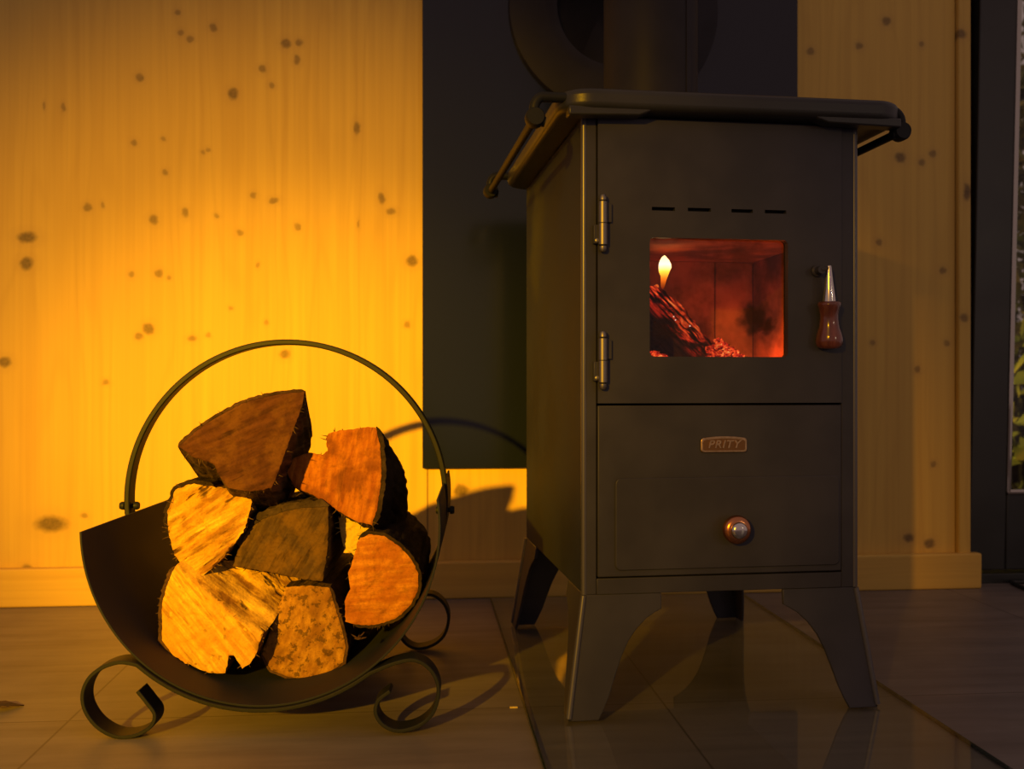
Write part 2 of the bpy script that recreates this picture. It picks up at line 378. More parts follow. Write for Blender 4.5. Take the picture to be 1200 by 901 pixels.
gk = obj('glass_gasket', bm, M['dark'], dr)
cut(gk, prism(bmesh.new(), rrect(wx0-.001, wx1+.001, wz0-.001, wz1+.001, .007), lambda p, d: Vector((p[0], d, p[1])), -.05, .05))
# lower front panel, ash door, knob, badge
lp_z0 = sf(850, 672)[1]
obj('lower_panel', mkbox(DX0, DX1, -.003, .006, lp_z0, DZ0-.0015), M['stove'], stove, bevel=.0015)
obj('base_strip', mkbox(DX0-.001, DX1+.001, -.001, .006, ZB, lp_z0-.002), M['stove'], stove, bevel=.001)
ax0, az1 = sf(720, 560); az0 = sf(720, 668)[1]
ash = obj('ash_door', prism(bmesh.new(), rrect(ax0, DX1-.004, az0, az1, .008), lambda p, d: Vector((p[0], d, p[1])), -.0058, -.003), M['stove'], stove, bevel=.002)
kx, kz = sf(857, 618)
K = Matrix.Translation((kx, -.0058, kz)) @ Matrix.Rotation(R(90), 4, 'X')
kn = obj('air_knob', lathe(bmesh.new(), [(0, 0), (.0125, 0), (.0125, .004), (.0155, .007), (.0192, .012), (.0195, .016), (.0175, .0205), (.0125, .0225), (0, .0225)], K, 36), M['copper'], ash, angle=50)
obj('knob_cap', lathe(bmesh.new(), [(0, .022), (.0112, .022), (.0115, .0245), (.0095, .0275), (.005, .0286), (0, .0288)], K, 32), M['chrome'], ash, angle=60)
bx, bz = sf(847, 521.5)
def badge_outline(w, h, arch, r=.004):
    pts = []
    for p in rrect(-w/2, w/2, -h/2, h/2, r, 5): pts.append((bx+p[0], bz+p[1]+(arch*(1-(2*p[0]/w)**2) if p[1] > 0 else 0)))
    top = [(bx+w/2*.8*(1-k/8*2), bz+h/2+arch*(1-(.8*(1-k/8*2))**2)) for k in range(9)]
    n = len(pts)//4
    return pts[:n]+top+pts[n:]
bd = obj('nameplate', prism(bmesh.new(), badge_outline(.0655, .0195, .0028), lambda p, d: Vector((p[0], d, p[1])), -.0055, -.003), M['brass'], stove, bevel=.001)
obj('nameplate_ground', prism(bmesh.new(), badge_outline(.0595, .0138, .0026, .003), lambda p, d: Vector((p[0], d, p[1])), -.0057, -.0054), M['brass_dark'], bd)
fc = bpy.data.curves.new('lettering', 'FONT'); fc.body = 'PRITY'; fc.size = .0160; fc.shear = .25; fc.extrude = .0006; fc.offset = .00035
fc.align_x = 'CENTER'; fc.align_y = 'CENTER'; fc.space_character = 1.12
fo = link(bpy.data.objects.new('lettering_curve', fc)); bpy.context.view_layer.update()
me = bpy.data.meshes.new_from_object(fo.evaluated_get(bpy.context.evaluated_depsgraph_get())); bpy.data.objects.remove(fo)
me.materials.clear(); me.materials.append(M['brass']); me.name = 'lettering'
lt = link(bpy.data.objects.new('lettering', me)); lt.parent = bd; lt.location = (bx-.001, -.0062, bz+.0012); lt.rotation_euler = (R(90), 0, 0); lt.scale = (1, .92, 1)
# hinges
for y0_, y1_ in ((229, 297), (388, 457)):
    hx, hz1 = sf(704.5, y0_); _, hz0 = sf(704.5, y1_); L = hz1-hz0
    T = Matrix.Translation((hx, -.0105, hz0))
    hg = obj('hinge', lathe(bmesh.new(), [(0, 0), (.0035, .001), (.0052, .004), (.0052, .008), (.0035, .0095), (.0062, .0105), (.0062, L*.5-.0006), (.0050, L*.5), (.0062, L*.5+.0006), (.0062, L-.0105), (.0035, L-.0095), (.0052, L-.008), (.0050, L-.004), (.0035, L-.001), (0, L)], T, 20), M['steel'], stove, angle=40)
    bm = mkbox(hx-.001, hx+.013, -.0085, -.004, hz0+L*.52, hz1-.012)
    box(bm, hx-.012, hx+.001, -.0085, .0002, hz0+.012, hz0+L*.48)
    obj('hinge_leaf', bm, M['stove'], hg, bevel=.001)
    obj('hinge_screw', lathe(bmesh.new(), [(0, 0), (.003, 0), (.003, .0015), (.0015, .0022), (0, .0022)], Matrix.Translation((hx-.0075, -.0085, hz0+.016)) @ Matrix.Rotation(R(90), 4, 'X'), 14), M['steel'], hg)
# handle: chrome stem growing into a turned wooden grip, hanging a little outwards
hx, hz = sf(963, 313); hx2, hz2 = sf(967, 409)
Lh = hz-hz2
hm = Matrix.Translation((hx, -.022, hz)) @ Matrix.Rotation(math.atan2(hx2-hx, Lh), 4, 'Y').inverted() @ Matrix.Rotation(R(180), 4, 'X') @ Matrix.Rotation(R(5), 4, 'X')
k_ = Lh/.112
obj('handle_stem', lathe(bmesh.new(), [(0, 0), (.0028, .0004), (.0032, .002), (.0066, .030*k_), (.0092, .049*k_), (.0092, .052*k_), (0, .053*k_)], hm, 28), M['chrome'], dr, angle=50)
obj('handle_grip', lathe(bmesh.new(), [(0, .048*k_), (.0125, .0482*k_), (.0152, .0500*k_), (.0156, .0525*k_), (.0138, .058*k_), (.0122, .066*k_), (.0122, .074*k_), (.0138, .084*k_), (.0168, .093*k_), (.0182, .100*k_), (.0176, .107*k_), (.0145, .111*k_), (.008, .1125*k_), (0, .112*k_)], hm, 36), M['grip'], dr, angle=60)
obj('handle_boss', lathe(bmesh.new(), [(0, 0), (.008, 0), (.008, .004), (.0055, .006), (.0055, .018), (0, .018)], Matrix.Translation((hx-.010, -.004, hz-.006)) @ Matrix.Rotation(R(90), 4, 'X'), 18), M['stove'], dr)
obj('handle_latch', tube(bmesh.new(), [(hx-.010, -.0195, hz-.006), (hx, -.0215, hz-.004)], .0035, 10), M['stove'], dr)
# legs
LEG = [(0, 0), (.107, 0), (.107, -.021), (.098, -.0255), (.086, -.033), (.072, -.046), (.060, -.062), (.050, -.082), (.041, -.106), (.032, -.132), (.024, -.150), (.017, -ZB), (-.024, -ZB)]
for sx, fy in ((-1, 1), (1, 1), (-1, -1), (1, -1)):
    bm = bmesh.new(); t = .005
    def flare(p): return -p[1]/ZB
    cy_ = 0.0 if fy > 0 else SD
    def front(p, d):      # plate parallel to the front
        q = p[0] if p[0] >= 0 else p[0]
        return Vector((sx*(HW-q), cy_+fy*(d-.016*flare(p)), ZB+p[1]))
    def side(p, d):       # plate parallel to the side
        q = p[0] if p[0] >= 0 else p[0]*16/24
        return Vector((sx*(HW-d+.024*flare(p)), cy_+fy*q, ZB+p[1]))
    prism(bm, LEG, front, 0, t); prism(bm, LEG, side, 0, t)
    lg = obj('leg', bm, M['stove'], stove, bevel=.0012)
    obj('leg_ridge', tube(bmesh.new(), [(sx*HW, cy_+fy*.001, ZB-.001), (sx*(HW+.0232), cy_-fy*.0152, .0042)], .0042, 12), M['edge'], lg)
# cast top plate with lips and rails
TZ0, TZ1 = .808, .832
px0, px1 = -HW-.038, HW+.063
tp = obj('top_plate', prism(bmesh.new(), rrect(px0, px1, -.034, SD+.02, .045, 10), lambda p, d: Vector((p[0], p[1], d)), TZ0-.004, TZ1), M['cast'], stove, bevel=.009, seg=4)
def lip(xa, xb, flip):
    pts = [(0, 0), (1, 0), (1, -.004), (.86, -.010), (0, -.0125)]
    return [((xa+(xb-xa)*(1-p[0] if flip else p[0])), TZ0+p[1]) for p in pts]
obj('plate_lip', prism(bmesh.new(), lip(px0+.012, px0+.122, False), lambda p, d: Vector((p[0], d, p[1])), -.030, -.008), M['cast'], tp, bevel=.003)
obj('plate_lip', prism(bmesh.new(), [(x, z) for x, z in lip(px1-.135, px1-.012, True)], lambda p, d: Vector((p[0], d, p[1])), -.030, -.008), M['cast'], tp, bevel=.003)
for sx, xe in ((-1, px0), (1, px1)):
    xr = xe+(-.030 if sx < 0 else -.004); zr = .794; xh = xr-sx*.0145
    bm = tube(bmesh.new(), [(xr, -.012, zr), (xr, SD-.015, zr)], .0058, 12)
    rail = obj('side_rail', bm, M['iron'], stove)
    for yy in (-.012, SD-.015):
        bm = tube(bmesh.new(), [(xe-sx*.020, yy, TZ1-.010)]+[(xh+sx*.0155*math.cos(R(t)), yy, .806+.017*math.sin(R(t))) for t in range(70, -95, -12)], .0068, 12)
        lathe(bm, [(0, -.010), (.011, -.010), (.013, -.006), (.013, .006), (.011, .010), (0, .010)], Matrix.Translation((xr, yy, zr)) @ Matrix.Rotation(R(90), 4, 'X'), 20)
        obj('rail_bracket', bm, M['iron'], rail)
# fire chamber lined with brick
m_ = NT('fire_brick'); bn = m_.noise(m_.coords(), 26, 5, .6); bs = m_.noise(m_.coords((1, 1, 1)), 7, 4)
c = m_.ramp(bn, [(.3, (.26, .11, .065)), (.7, (.38, .18, .11))]); c = m_.mix(m_.rng(bs, .42, .66), c, (.10, .055, .04))
M['brick'] = m_.bsdf(c, .9, 0, .2, m_.bump(bn, .4, .003))
fx0, fx1, fz0, fz1, fy1 = -HW+.03, HW-.03, wz0-.028, wz1+.008, .30
bm = bmesh.new(); box(bm, fx0-.02, fx0, .016, fy1, fz0, fz1); box(bm, fx1, fx1+.02, .016, fy1, fz0, fz1)
xm = sf(846, 300, .30)[0]-.012
box(bm, fx0, xm-.0008, fy1, fy1+.025, fz0, fz1); box(bm, xm+.0008, fx1, fy1, fy1+.025, fz0, fz1)
box(bm, fx0-.02, fx1+.02, .016, fy1+.025, fz0-.02, fz0); box(bm, fx0-.02, fx1+.02, .016, fy1+.025, fz1, fz1+.012)
obj('brick_lining', bm, M['brick'], stove, bevel=.0015)
# ------------------------------------------------------------------ fire inside
Srot = (0, 0, PSI)
def sw(x, y, z): return Matrix.Translation((SX, SY, PG)) @ Matrix.Rotation(PSI, 4, 'Z') @ Vector((x, y, z))
m_ = NT('charred_glowing_wood'); tcv = m_.coords((1, 1, 1))
e1 = m_.noise(m_.n('ShaderNodeMapping', {'Vector': m_.coords((1, 1, 1), (0, R(-44), 0)), 'Scale': (26, 60, 190)}).outputs[0], 1, 4, .6); e2 = m_.noise(m_.coords(), 34, 3)
sp = m_.n('ShaderNodeSeparateXYZ', {0: m_.coords()})
edge = m_.math('ADD', sp.outputs[2], m_.math('MULTIPLY', sp.outputs[0], 1.06))      # grows towards the log's upper edge
low = m_.math('MULTIPLY', m_.rng(sp.outputs[2], .035, .008), m_.rng(sp.outputs[0], -.010, -.03))
hot = m_.math('MAXIMUM', m_.rng(edge, .052, .100), low)
g_ = m_.math('MULTIPLY', m_.math('MULTIPLY', m_.rng(e1, .44, .66), m_.rng(e2, .36, .56)), hot)
M['char'] = m_.bsdf(m_.ramp(e1, [(.3, (.012, .009, .008)), (.7, (.06, .035, .025))]), .85, 0, .2, m_.bump(e1, .6, .003), emit=m_.ramp(g_, [(0, (.0, .0, .0)), (.25, (.35, .012, .004)), (.7, (1, .10, .02)), (1, (1, .35, .08))]), estr=1.0)
m_ = NT('hot_coal'); e1 = m_.noise(m_.coords(), 170, 4, .7)
M['coal'] = m_.bsdf((.03, .015, .01), .9, emit=m_.ramp(e1, [(.40, (.02, .001, .001)), (.5, (.6, .02, .008)), (.60, (1, .13, .02)), (.72, (1, .6, .2))]), estr=1.25)
def lump(rad, seed, stretch=(1,1,1), sub=3, amp=.35, freq=2.2):
    bm = bmesh.new(); bmesh.ops.create_icosphere(bm, subdivisions=sub, radius=1)
    for v in bm.verts:
        q = v.co*freq; k = 1+amp*nz(q.x+seed, q.y, q.z)+amp*.4*nz(q.x*3+seed, q.y*3, q.z*3)
        v.co = Vector((v.co.x*stretch[0], v.co.y*stretch[1], v.co.z*stretch[2]))*rad*k
    return bm
FD = .10
# the burning log: silhouette slopes from the upper left down to the right
prof = [(748, 336), (768, 334), (779, 342), (792, 352), (803, 362), (812, 374), (822, 388), (832, 399), (842, 408), (846, 417), (840, 430), (748, 430)]
pr = [sf(px, py, FD) for px, py in prof]
bx_, bz_ = sf(790, 420, FD)
cpt = sw(bx_, FD, fz0)
dense = []
for i, p in enumerate(pr):
    q = pr[(i+1) % len(pr)]; n_ = max(1, int(math.dist(p, q)/.004))
    for k in range(n_): dense.append((p[0]+(q[0]-p[0])*k/n_, p[1]+(q[1]-p[1])*k/n_))
dense = [(max(x, fx0+.003), max(z, fz0+.001)) for x, z in dense]
bm = bmesh.new(); rings = []
for k in range(13):
    y = FD+.012*k-.006*math.sin(k)*.3; ring = []
    for x, z in dense:
        j = .003*nz(x*120, k*.5, z*120); sc = 1-.02*k
        ring.append(bm.verts.new((max((x-bx_)*sc+bx_+j, fx0+.002), y+.004*nz(x*60, 3, z*60), max(z*sc+(1-sc)*fz0+j, fz0+.0005))))
    rings.append(ring)
for a, b in zip(rings, rings[1:]):
    n_ = len(a)
    for i in range(n_): bm.faces.new((a[i], a[(i+1) % n_], b[(i+1) % n_], b[i]))
prev = rings[0]; cx_ = sum(p[0] for p in dense)/len(dense); cz_ = sum(p[1] for p in dense)/len(dense)
for s_ in (.85, .7, .55, .4, .25, .1):
    ring = [bm.verts.new((cx_+(p[0]-cx_)*s_, FD+.006*nz(p[0]*s_*70, 5, p[1]*70), cz_+(p[1]-cz_)*s_)) for p in dense]
    for i in range(len(ring)): bm.faces.new((prev[i], prev[(i+1) % len(ring)], ring[(i+1) % len(ring)], ring[i]))
    prev = ring
bm.faces.new(prev); bm.faces.new(rings[-1])
bmesh.ops.translate(bm, verts=bm.verts, vec=(-bx_, -FD, -fz0))
bl = obj('burning_log', bm, M['char'], None, cpt, Srot, angle=60)
tag(bl, 'charred log with glowing red streaks burning behind the stove window', 'log')
for i, (px, py, r) in enumerate(((789, 371, .0011), (791, 375, .001), (808, 382, .0012))):
    x, z = sf(px, py, FD-.004); b_ = lump(r, i, sub=2)
    bmesh.ops.translate(b_, verts=b_.verts, vec=(x-bx_, -.006, z-fz0)); obj('spark', b_, M['ember_white'] if 'ember_white' in M else M.setdefault('ember_white', NT('white_ember').bsdf((.1, .1, .1), .8, emit=(1, .7, .6), estr=1.2)), bl)
for i, (px, py, r, d) in enumerate(((836, 409, .0075, .075), (842, 401, .0065, .07), (848, 406, .007, .062), (855, 411, .0065, .058), (862, 415, .006, .062), (850, 414, .0075, .052), (839, 417, .008, .05), (869, 419, .005, .066), (766, 415, .007, .06), (775, 419, .006, .055))):
    x, z = sf(px, py, d); p = sw(x, d, z)
    o = obj('hot_coal', lump(r*.95, i*3.1, (1.25, 1, .8), 4, .75, 1.7), M['coal'], None, p, (0, 0, PSI+i))
    tag(o, 'glowing red coal in the heap at the foot of the burning log' if i < 8 else 'glowing red coal low in the left corner of the stove window', 'coal', 'hot coals in the heap' if i < 8 else 'hot coals in the left corner')
o = obj('coal_bed', (lambda b: b)(lump(1, 4, (fx1-fx0-.02, .20, .016), 4, .18, 3)), M['char'])
for v in o.data.vertices: v.co = Vector((v.co.x*.48, v.co.y*.6, max(v.co.z, -.0075)))
o.location = sw((fx0+fx1)/2, .155, fz0+.008); o.rotation_euler = Srot
o.data.update(); tag(o, 'dark bed of ash and charcoal on the floor of the fire chamber', 'ash'); o['kind'] = 'stuff'
m_ = NT('flame'); sp = m_.n('ShaderNodeSeparateXYZ', {0: m_.coords(kind='Generated')})
fl = m_.ramp(sp.outputs[2], [(0, (.5, .04, .0)), (.3, (1, .22, .01)), (.52, (1, .55, .05)), (.72, (1, .9, .55)), (1, (1, .8, .3))])
em = m_.n('ShaderNodeEmission', {0: fl, 1: m_.rng(sp.outputs[2], 0, .7, .5, 2.6)}).outputs[0]
M['flame'] = m_.surf(em)
m_ = NT('orange_flame'); sp = m_.n('ShaderNodeSeparateXYZ', {0: m_.coords(kind='Generated')})
M['orange_flame'] = m_.surf(m_.n('ShaderNodeEmission', {0: m_.ramp(sp.outputs[2], [(0, (.6, .04, .005)), (1, (1, .2, .03))]), 1: .8}).outputs[0])
def flame(px, pb, pt, wpx, lab, lean=0.0, mat='flame'):
    x, z0 = sf(px, pb, FD+.03); _, z1 = sf(px, pt, FD+.03); H = z1-z0; w_ = wpx/FPX*1.41/2
    bm = lathe(bmesh.new(), [(0, 0), (w_*.30, H*.08), (w_*.42, H*.25), (w_*.58, H*.40), (w_*.84, H*.52), (w_, H*.63), (w_*.95, H*.74), (w_*.72, H*.85), (w_*.38, H*.94), (0, H)], Matrix(), 16)
    for v in bm.verts: v.co.x += lean*v.co.z+.0045*nz(1, 2, v.co.z*75)
    o = obj('flame', bm, M[mat], None, sw(x, FD+.03, z0), Srot, angle=80); tag(o, lab, 'flame'); return o
flame(777, 339, 299, 15.5, 'tall bright yellow flame on top of the burning log', .07)
flame(765, 345, 333, 9, 'low orange flame at the left edge of the stove window', .4, 'orange_flame')
for px, py, d, e, col in ((777, 316, .155, .05, (1, .25, .05)), (908, 424, .145, .34, (1, .20, .02)), (872, 421.5, .21, .26, (1, .13, .03))):  # unseen lamps added for the fire: one at the flame, two low fills
    x, z = sf(px, py, d); light('fire_fill_light', 'POINT', sw(min(x, fx1-.012), d, z), (0, 0, 0), e, col, shadow_soft_size=.004)

# ------------------------------------------------------------------ flue pipe and wall rosette
d_ = .352
fp = thing('flue_pipe', 'vertical dark flue pipe rising from the top plate of the stove', 'flue pipe', sw(0, d_, TZ1+.0015), PSI)
obj('pipe', lathe(bmesh.new(), [(.078, 0), (.080, .002), (.080, .62), (.0815, .622), (.0815, .64), (.080, .642), (.080, .95), (.076, .95), (.076, 0)], Matrix(), 48), M['flue'], fp)
obj('pipe_seam', mkbox(.0785, .0815, -.006, .006, .005, .61), M['flue'], fp, rot=(0, 0, R(-55)))
obj('elbow', tube(bmesh.new(), [(0, .05, .43), (0, .16, .43)], .072, 32), M['flue'], fp)
ra, rz = wall_pt(721, 8, SB-.02)
RM = Matrix.Rotation(R(90), 4, 'X')
ro = obj('flue_rosette', lathe(bmesh.new(), [(.124, 0), (.124, .020), (.130, .024), (.150, .024), (.212, .018), (.224, .014), (.226, 0)], RM, 72), M['flue'], None,
   Matrix.Translation(wall_loc) @ Matrix.Rotation(TH, 4, 'Z') @ Vector((ra, SB-.0008, rz)), wall_rot)
tag(ro, 'round dark rosette ring on the heat shield behind the flue pipe', 'flue rosette')

# ------------------------------------------------------------------ log holder
HY = R(1.8); HX, HYY = -.321, 1.255; HR = .2265; HZ = .2665; HD = .43
hold = thing('log_holder', 'black metal log holder with a hoop handle and scrolled feet', 'log holder', (HX, HYY, 0), HY)
bm = bmesh.new(); t = .003; n_ = 64; a0, a1 = R(181), R(369)
rows = []
for k in range(n_+1):
    a = a0+(a1-a0)*k/n_
    rows.append([bm.verts.new((r*math.cos(a), y, HZ+r*math.sin(a))) for r, y in ((HR, 0), (HR, HD), (HR+t, HD), (HR+t, 0))])
for a, b in zip(rows, rows[1:]):
    for k in range(4): bm.faces.new((a[k], a[(k+1) % 4], b[(k+1) % 4], b[k]))
bm.faces.new(rows[0]); bm.faces.new(rows[-1][::-1])
obj('trough', bm, M['holder'], hold, bevel=.0006)
def hp_(px, py, Y=1.246):      # photograph point at depth Y -> holder x, z
    return (px-CX)/FPX*Y-HX, EYE-(py-CY)/FPX*Y+.0026
for y_ in (-.006, .385):
    left = [(161, 812), (172, 826), (181, 840), (176, 854), (158, 864), (136, 865), (114, 853), (100, 833), (98, 812), (108, 793), (128, 781), (150, 779), (185, 791), (230, 812), (270, 824), (310, 830)]
    right = [(350, 826), (395, 811), (432, 794), (462, 782), (486, 779), (505, 792), (513, 814), (507, 840), (490, 856), (466, 862), (448, 855), (439, 841), (442, 826), (456, 815)]
    pts = smooth([Vector(hp_(*p)) for p in left+right], 6)
    lim = []
    for p in pts:                                           # keep the bar just outside the trough
        q = Vector((p.x, p.y)); dv = q-Vector((0, HZ)); 
        if dv.length < HR+t+.0025 and p.y < .16: q = Vector((0, HZ))+dv.normalized()*(HR+t+.0025)
        q.y = max(q.y, .0024); lim.append(q)
    obj('scroll_foot', ribbon(bmesh.new(), lim, .0048, y_, y_+.032), M['iron'], hold, bevel=.0008)
hyc = .222
hc = ((338-CX)/FPX*1.477-HX+.0314*hyc, EYE-(585-CY)/FPX*1.477); hr = .2362
arc = []
for k in range(81):
    a = R(187-(187+9)*k/80)
    arc.append(Vector((hc[0]+hr*math.cos(a), hc[1]+hr*math.sin(a)*1.0)))
arc[0] += Vector((.004, 0)); 
hb = obj('hoop_handle', ribbon(bmesh.new(), arc, .0080, hyc-.013, hyc+.013), M['iron'], hold, bevel=.0015)
for sx, px_, pz_ in ((-1, arc[2].x, arc[2].y), (1, arc[-3].x, arc[-3].y)):
    bm = bmesh.new(); K = Matrix.Translation((px_, hyc, pz_)) @ Matrix.Rotation(R(90), 4, 'Y')
    lathe(bm, [(0, -.014), (.005, -.014), (.0062, -.011), (.0062, -.0075), (.0035, -.007), (.0035, .007), (.0062, .0075), (.0062, .011), (.005, .014), (0, .014)], K, 16)
    obj('pivot_bolt', bm, M['iron'], hb)

# ------------------------------------------------------------------ firewood
def warm(c): return (c[0], c[1], c[2]*.5)      # resinous, yellow-fleshed wood
def wood_end(name, lo, hi, blot, ang=0, along=8, across=150, cracks=.3, seed=0, speck=0.0, bump=.4):
    lo, hi, blot = warm(lo), warm(hi), warm(blot)
    m = NT(name); v = m.coords((1, 1, 1), (0, R(ang), 0), (seed, 0, seed))
    st = m.noise(m.n('ShaderNodeMapping', {'Vector': v, 'Scale': (along, 60, across)}).outputs[0], 1, 5, .6)
    bl_ = m.noise(v, 22, 4, .6); fine = m.noise(v, 320, 3, .6)
    c = m.ramp(st, [(.38, lo), (.62, hi)])
    c = m.mix(m.math('MULTIPLY', m.rng(bl_, .44, .62), .8), c, blot)
    c = m.mix(m.math('MULTIPLY', m.rng(fine, .5, .64), .2), c, tuple(x*.35 for x in lo))
    cr = m.noise(m.n('ShaderNodeMapping', {'Vector': v, 'Scale': (along*.8, 30, across*.42), 'Location': (3, 1, 5)}).outputs[0], 1, 3, .7)
    ck = m.math('MULTIPLY', m.rng(cr, .56, .63), cracks)
    c = m.mix(ck, c, tuple(x*.15 for x in lo))
    if speck:
        s2 = m.noise(v, 75, 4, .7); c = m.mix(m.math('MULTIPLY', m.rng(s2, .52, .60), speck), c, tuple(x*.14 for x in hi))
    h = m.math('SUBTRACT', m.math('ADD', m.math('MULTIPLY', st, 1.0), m.math('MULTIPLY', fine, .35)), m.math('MULTIPLY', ck, 1.2))
    return m.bsdf(c, .85, 0, .2, m.bump(h, bump, .0025))
def wood_split(name, lo, hi, streak, seed=0, amt=.8):
    lo, hi, streak = warm(lo), warm(hi), warm(streak)
    m = NT(name); v = m.coords((1, 1, 1), (0, 0, 0), (seed, 0, seed))
    st = m.noise(m.n('ShaderNodeMapping', {'Vector': v, 'Scale': (150, 7, 150)}).outputs[0], 1, 5, .6)
    s2 = m.noise(m.n('ShaderNodeMapping', {'Vector': v, 'Scale': (75, 9, 75)}).outputs[0], 1, 3, .5)
    c = m.ramp(st, [(.38, lo), (.62, hi)]); c = m.mix(m.math('MULTIPLY', m.rng(s2, .52, .60), amt), c, streak)
    return m.bsdf(c, .85, 0, .2, m.bump(m.math('SUBTRACT', st, m.math('MULTIPLY', m.rng(s2, .52, .64), .5)), .6, .003))
def bark_mat(name, lo, hi):
    m = NT(name); v = m.coords((1, .35, 1)); a = m.noise(v, 70, 6, .65); b = m.noise(v, 18, 4)
    c = m.mix(m.rng(b, .4, .7), m.ramp(a, [(.3, lo), (.72, hi)]), tuple(x*.6 for x in lo))
    return m.bsdf(c, .92, 0, .15, m.bump(a, .9, .006))
M['bark_dark'] = bark_mat('dark_bark', (.014, .010, .008), (.07, .045, .03))
M['bark_grey'] = bark_mat('grey_bark', (.03, .021, .016), (.095, .062, .048))
M['bark_brown'] = bark_mat('brown_bark', (.035, .02, .014), (.15, .08, .05))
SCORE = []
def firewood(pts, Y, axis, length, end, side, bark, bark_edges, label, tilt=(0, 0), thick=.005, splin=14, seed=0, taper=.04, rough=.0012, ridge=None, facet=None, relief=None):
    P = [Vector(((px-CX)/FPX*Y, EYE-(py-CY)/FPX*Y)) for px, py in pts]
    if sum(P[i].x*P[(i+1) % len(P)].y-P[(i+1) % len(P)].x*P[i].y for i in range(len(P))) < 0:
        n0 = len(P); P = P[::-1]; bark_edges = {(n0-2-e) % n0 for e in bark_edges}
    zmin = min(p.y for p in P); cen = sum(P, Vector((0, 0)))/len(P)
    base = Vector((cen.x, Y, zmin)); D = []; E = []
    for i, p in enumerate(P):
        q = P[(i+1) % len(P)]; n_ = max(1, round((q-p).length/.0036))
        for k in range(n_):
            D.append(p+(q-p)*k/n_-Vector((base.x, base.z))); E.append(i)
    N = len(D); nor = []
    for i in range(N):
        t = (D[(i+1) % N]-D[i-1]).normalized(); nor.append(Vector((t.y, -t.x)))
    D = [d+nn*rough*(nz(i*.9+seed, 1.3, 0)+.7*nz(i*2.3+seed, 9, 0)) for i, (d, nn) in enumerate(zip(D, nor))]
    cl = Vector((0, cen.y-zmin)); ax = Vector(axis); ax = ax/ax.y
    K_ = 18
    if ridge:
        ra_, rb_ = [Vector(((px-CX)/FPX*Y, EYE-(py-CY)/FPX*Y))-Vector((base.x, base.z)) for px, py in ridge[:2]]
        rd = (rb_-ra_).normalized(); rn = Vector((-rd.y, rd.x))
    def past(p): return max(0, (p-ra_).dot(rn)) if ridge else 0
    def yoff(p): return tilt[0]*(p.x-cl.x)+tilt[1]*(p.y-cl.y)+(ridge[2]*past(p) if ridge else 0)
    def ringpt(i, k, extra=0.0):
        tt = k/K_; p = cl+(D[i]-cl)*(1-taper*tt*(1+.5*nz(i*.05+seed, 2, 3)))
        p = p+nor[i]*(extra+.0028*nz(i*.35+seed, tt*2.1, 7)*min(1, tt*6))
        y = yoff(D[i])*(1-tt)+length*tt
        return Vector((p.x+ax.x*length*tt, y, p.y+ax.z*length*tt))
    root = thing('firewood_log', label, 'log', base)
    bm = bmesh.new(); rings = [[bm.verts.new(ringpt(i, k)) for i in range(N)] for k in range(K_+1)]
    for a, b in zip(rings, rings[1:]):
        for i in range(N): bm.faces.new((a[i], a[(i+1) % N], b[(i+1) % N], b[i]))
    cv = bm.verts.new(sum((v.co for v in rings[-1]), Vector())/N)
    for i in range(N): bm.faces.new((rings[-1][i], rings[-1][(i+1) % N], cv))
    rnd = random.Random(seed*7+3)
    for s in range(int(splin*1.6)):                                   # torn fibres along the cut edge
        i = rnd.randrange(N); p = ringpt(i, rnd.random()*.6); L = rnd.uniform(.005, .013); dr_ = Vector((nor[i].x, -rnd.uniform(.1, 1.0), nor[i].y))+Vector((rnd.uniform(-.7, .7), 0, rnd.uniform(-.7, .7)))
        dr_.normalize(); q = p-dr_*.002
        tube(bm, [q, q+dr_*L*.5+Vector((0, 0, rnd.uniform(-.001, .001))), q+dr_*L], .0004, 5, [.0009, .0006, .00015])
    obj('split_wood', bm, side, root, angle=50)
    bm = bmesh.new(); prev = [bm.verts.new(ringpt(i, 0)) for i in range(N)]
    def rel(p):
        if not relief: return 0
        ang_, amp_ = relief; ca, sa = math.cos(R(ang_)), math.sin(R(ang_))
        if ridge and past(p) <= 0: return 0
        u_, v_ = p.x*ca+p.y*sa, -p.x*sa+p.y*ca
        fade = min(1, past(p)/.006) if ridge else 1
        return fade*amp_*(nz(u_*14+seed, 3, v_*(60 if ridge else 95))+.5*nz(u_*30+seed, 8, v_*210)+abs(nz(u_*9, 5, v_*40+seed)))
    for m_i in range(1, 23):
        s = 1-m_i/23; ring = []
        for i in range(N):
            p = cl+(D[i]-cl)*s
            ring.append(bm.verts.new((p.x, yoff(p)+.0022*nz(p.x*90+seed, 4, p.y*90)+.001*nz(p.x*260+seed, 4, p.y*260)-.0012+rel(p), p.y)))
        for i in range(N): bm.faces.new((prev[i], prev[(i+1) % N], ring[(i+1) % N], ring[i]))
        prev = ring
    bm.faces.new(prev)
    if facet:
        for f in bm.faces:
            q = f.calc_center_median(); f.material_index = 1 if past(Vector((q.x, q.z))) > .0015+.003*nz(q.x*150, 1, q.z*150) else 0
    ce = obj('cut_end', bm, end, root, angle=60)
    if facet: ce.data.materials.append(facet)
    idx = [i for i in range(N) if E[i] in bark_edges]
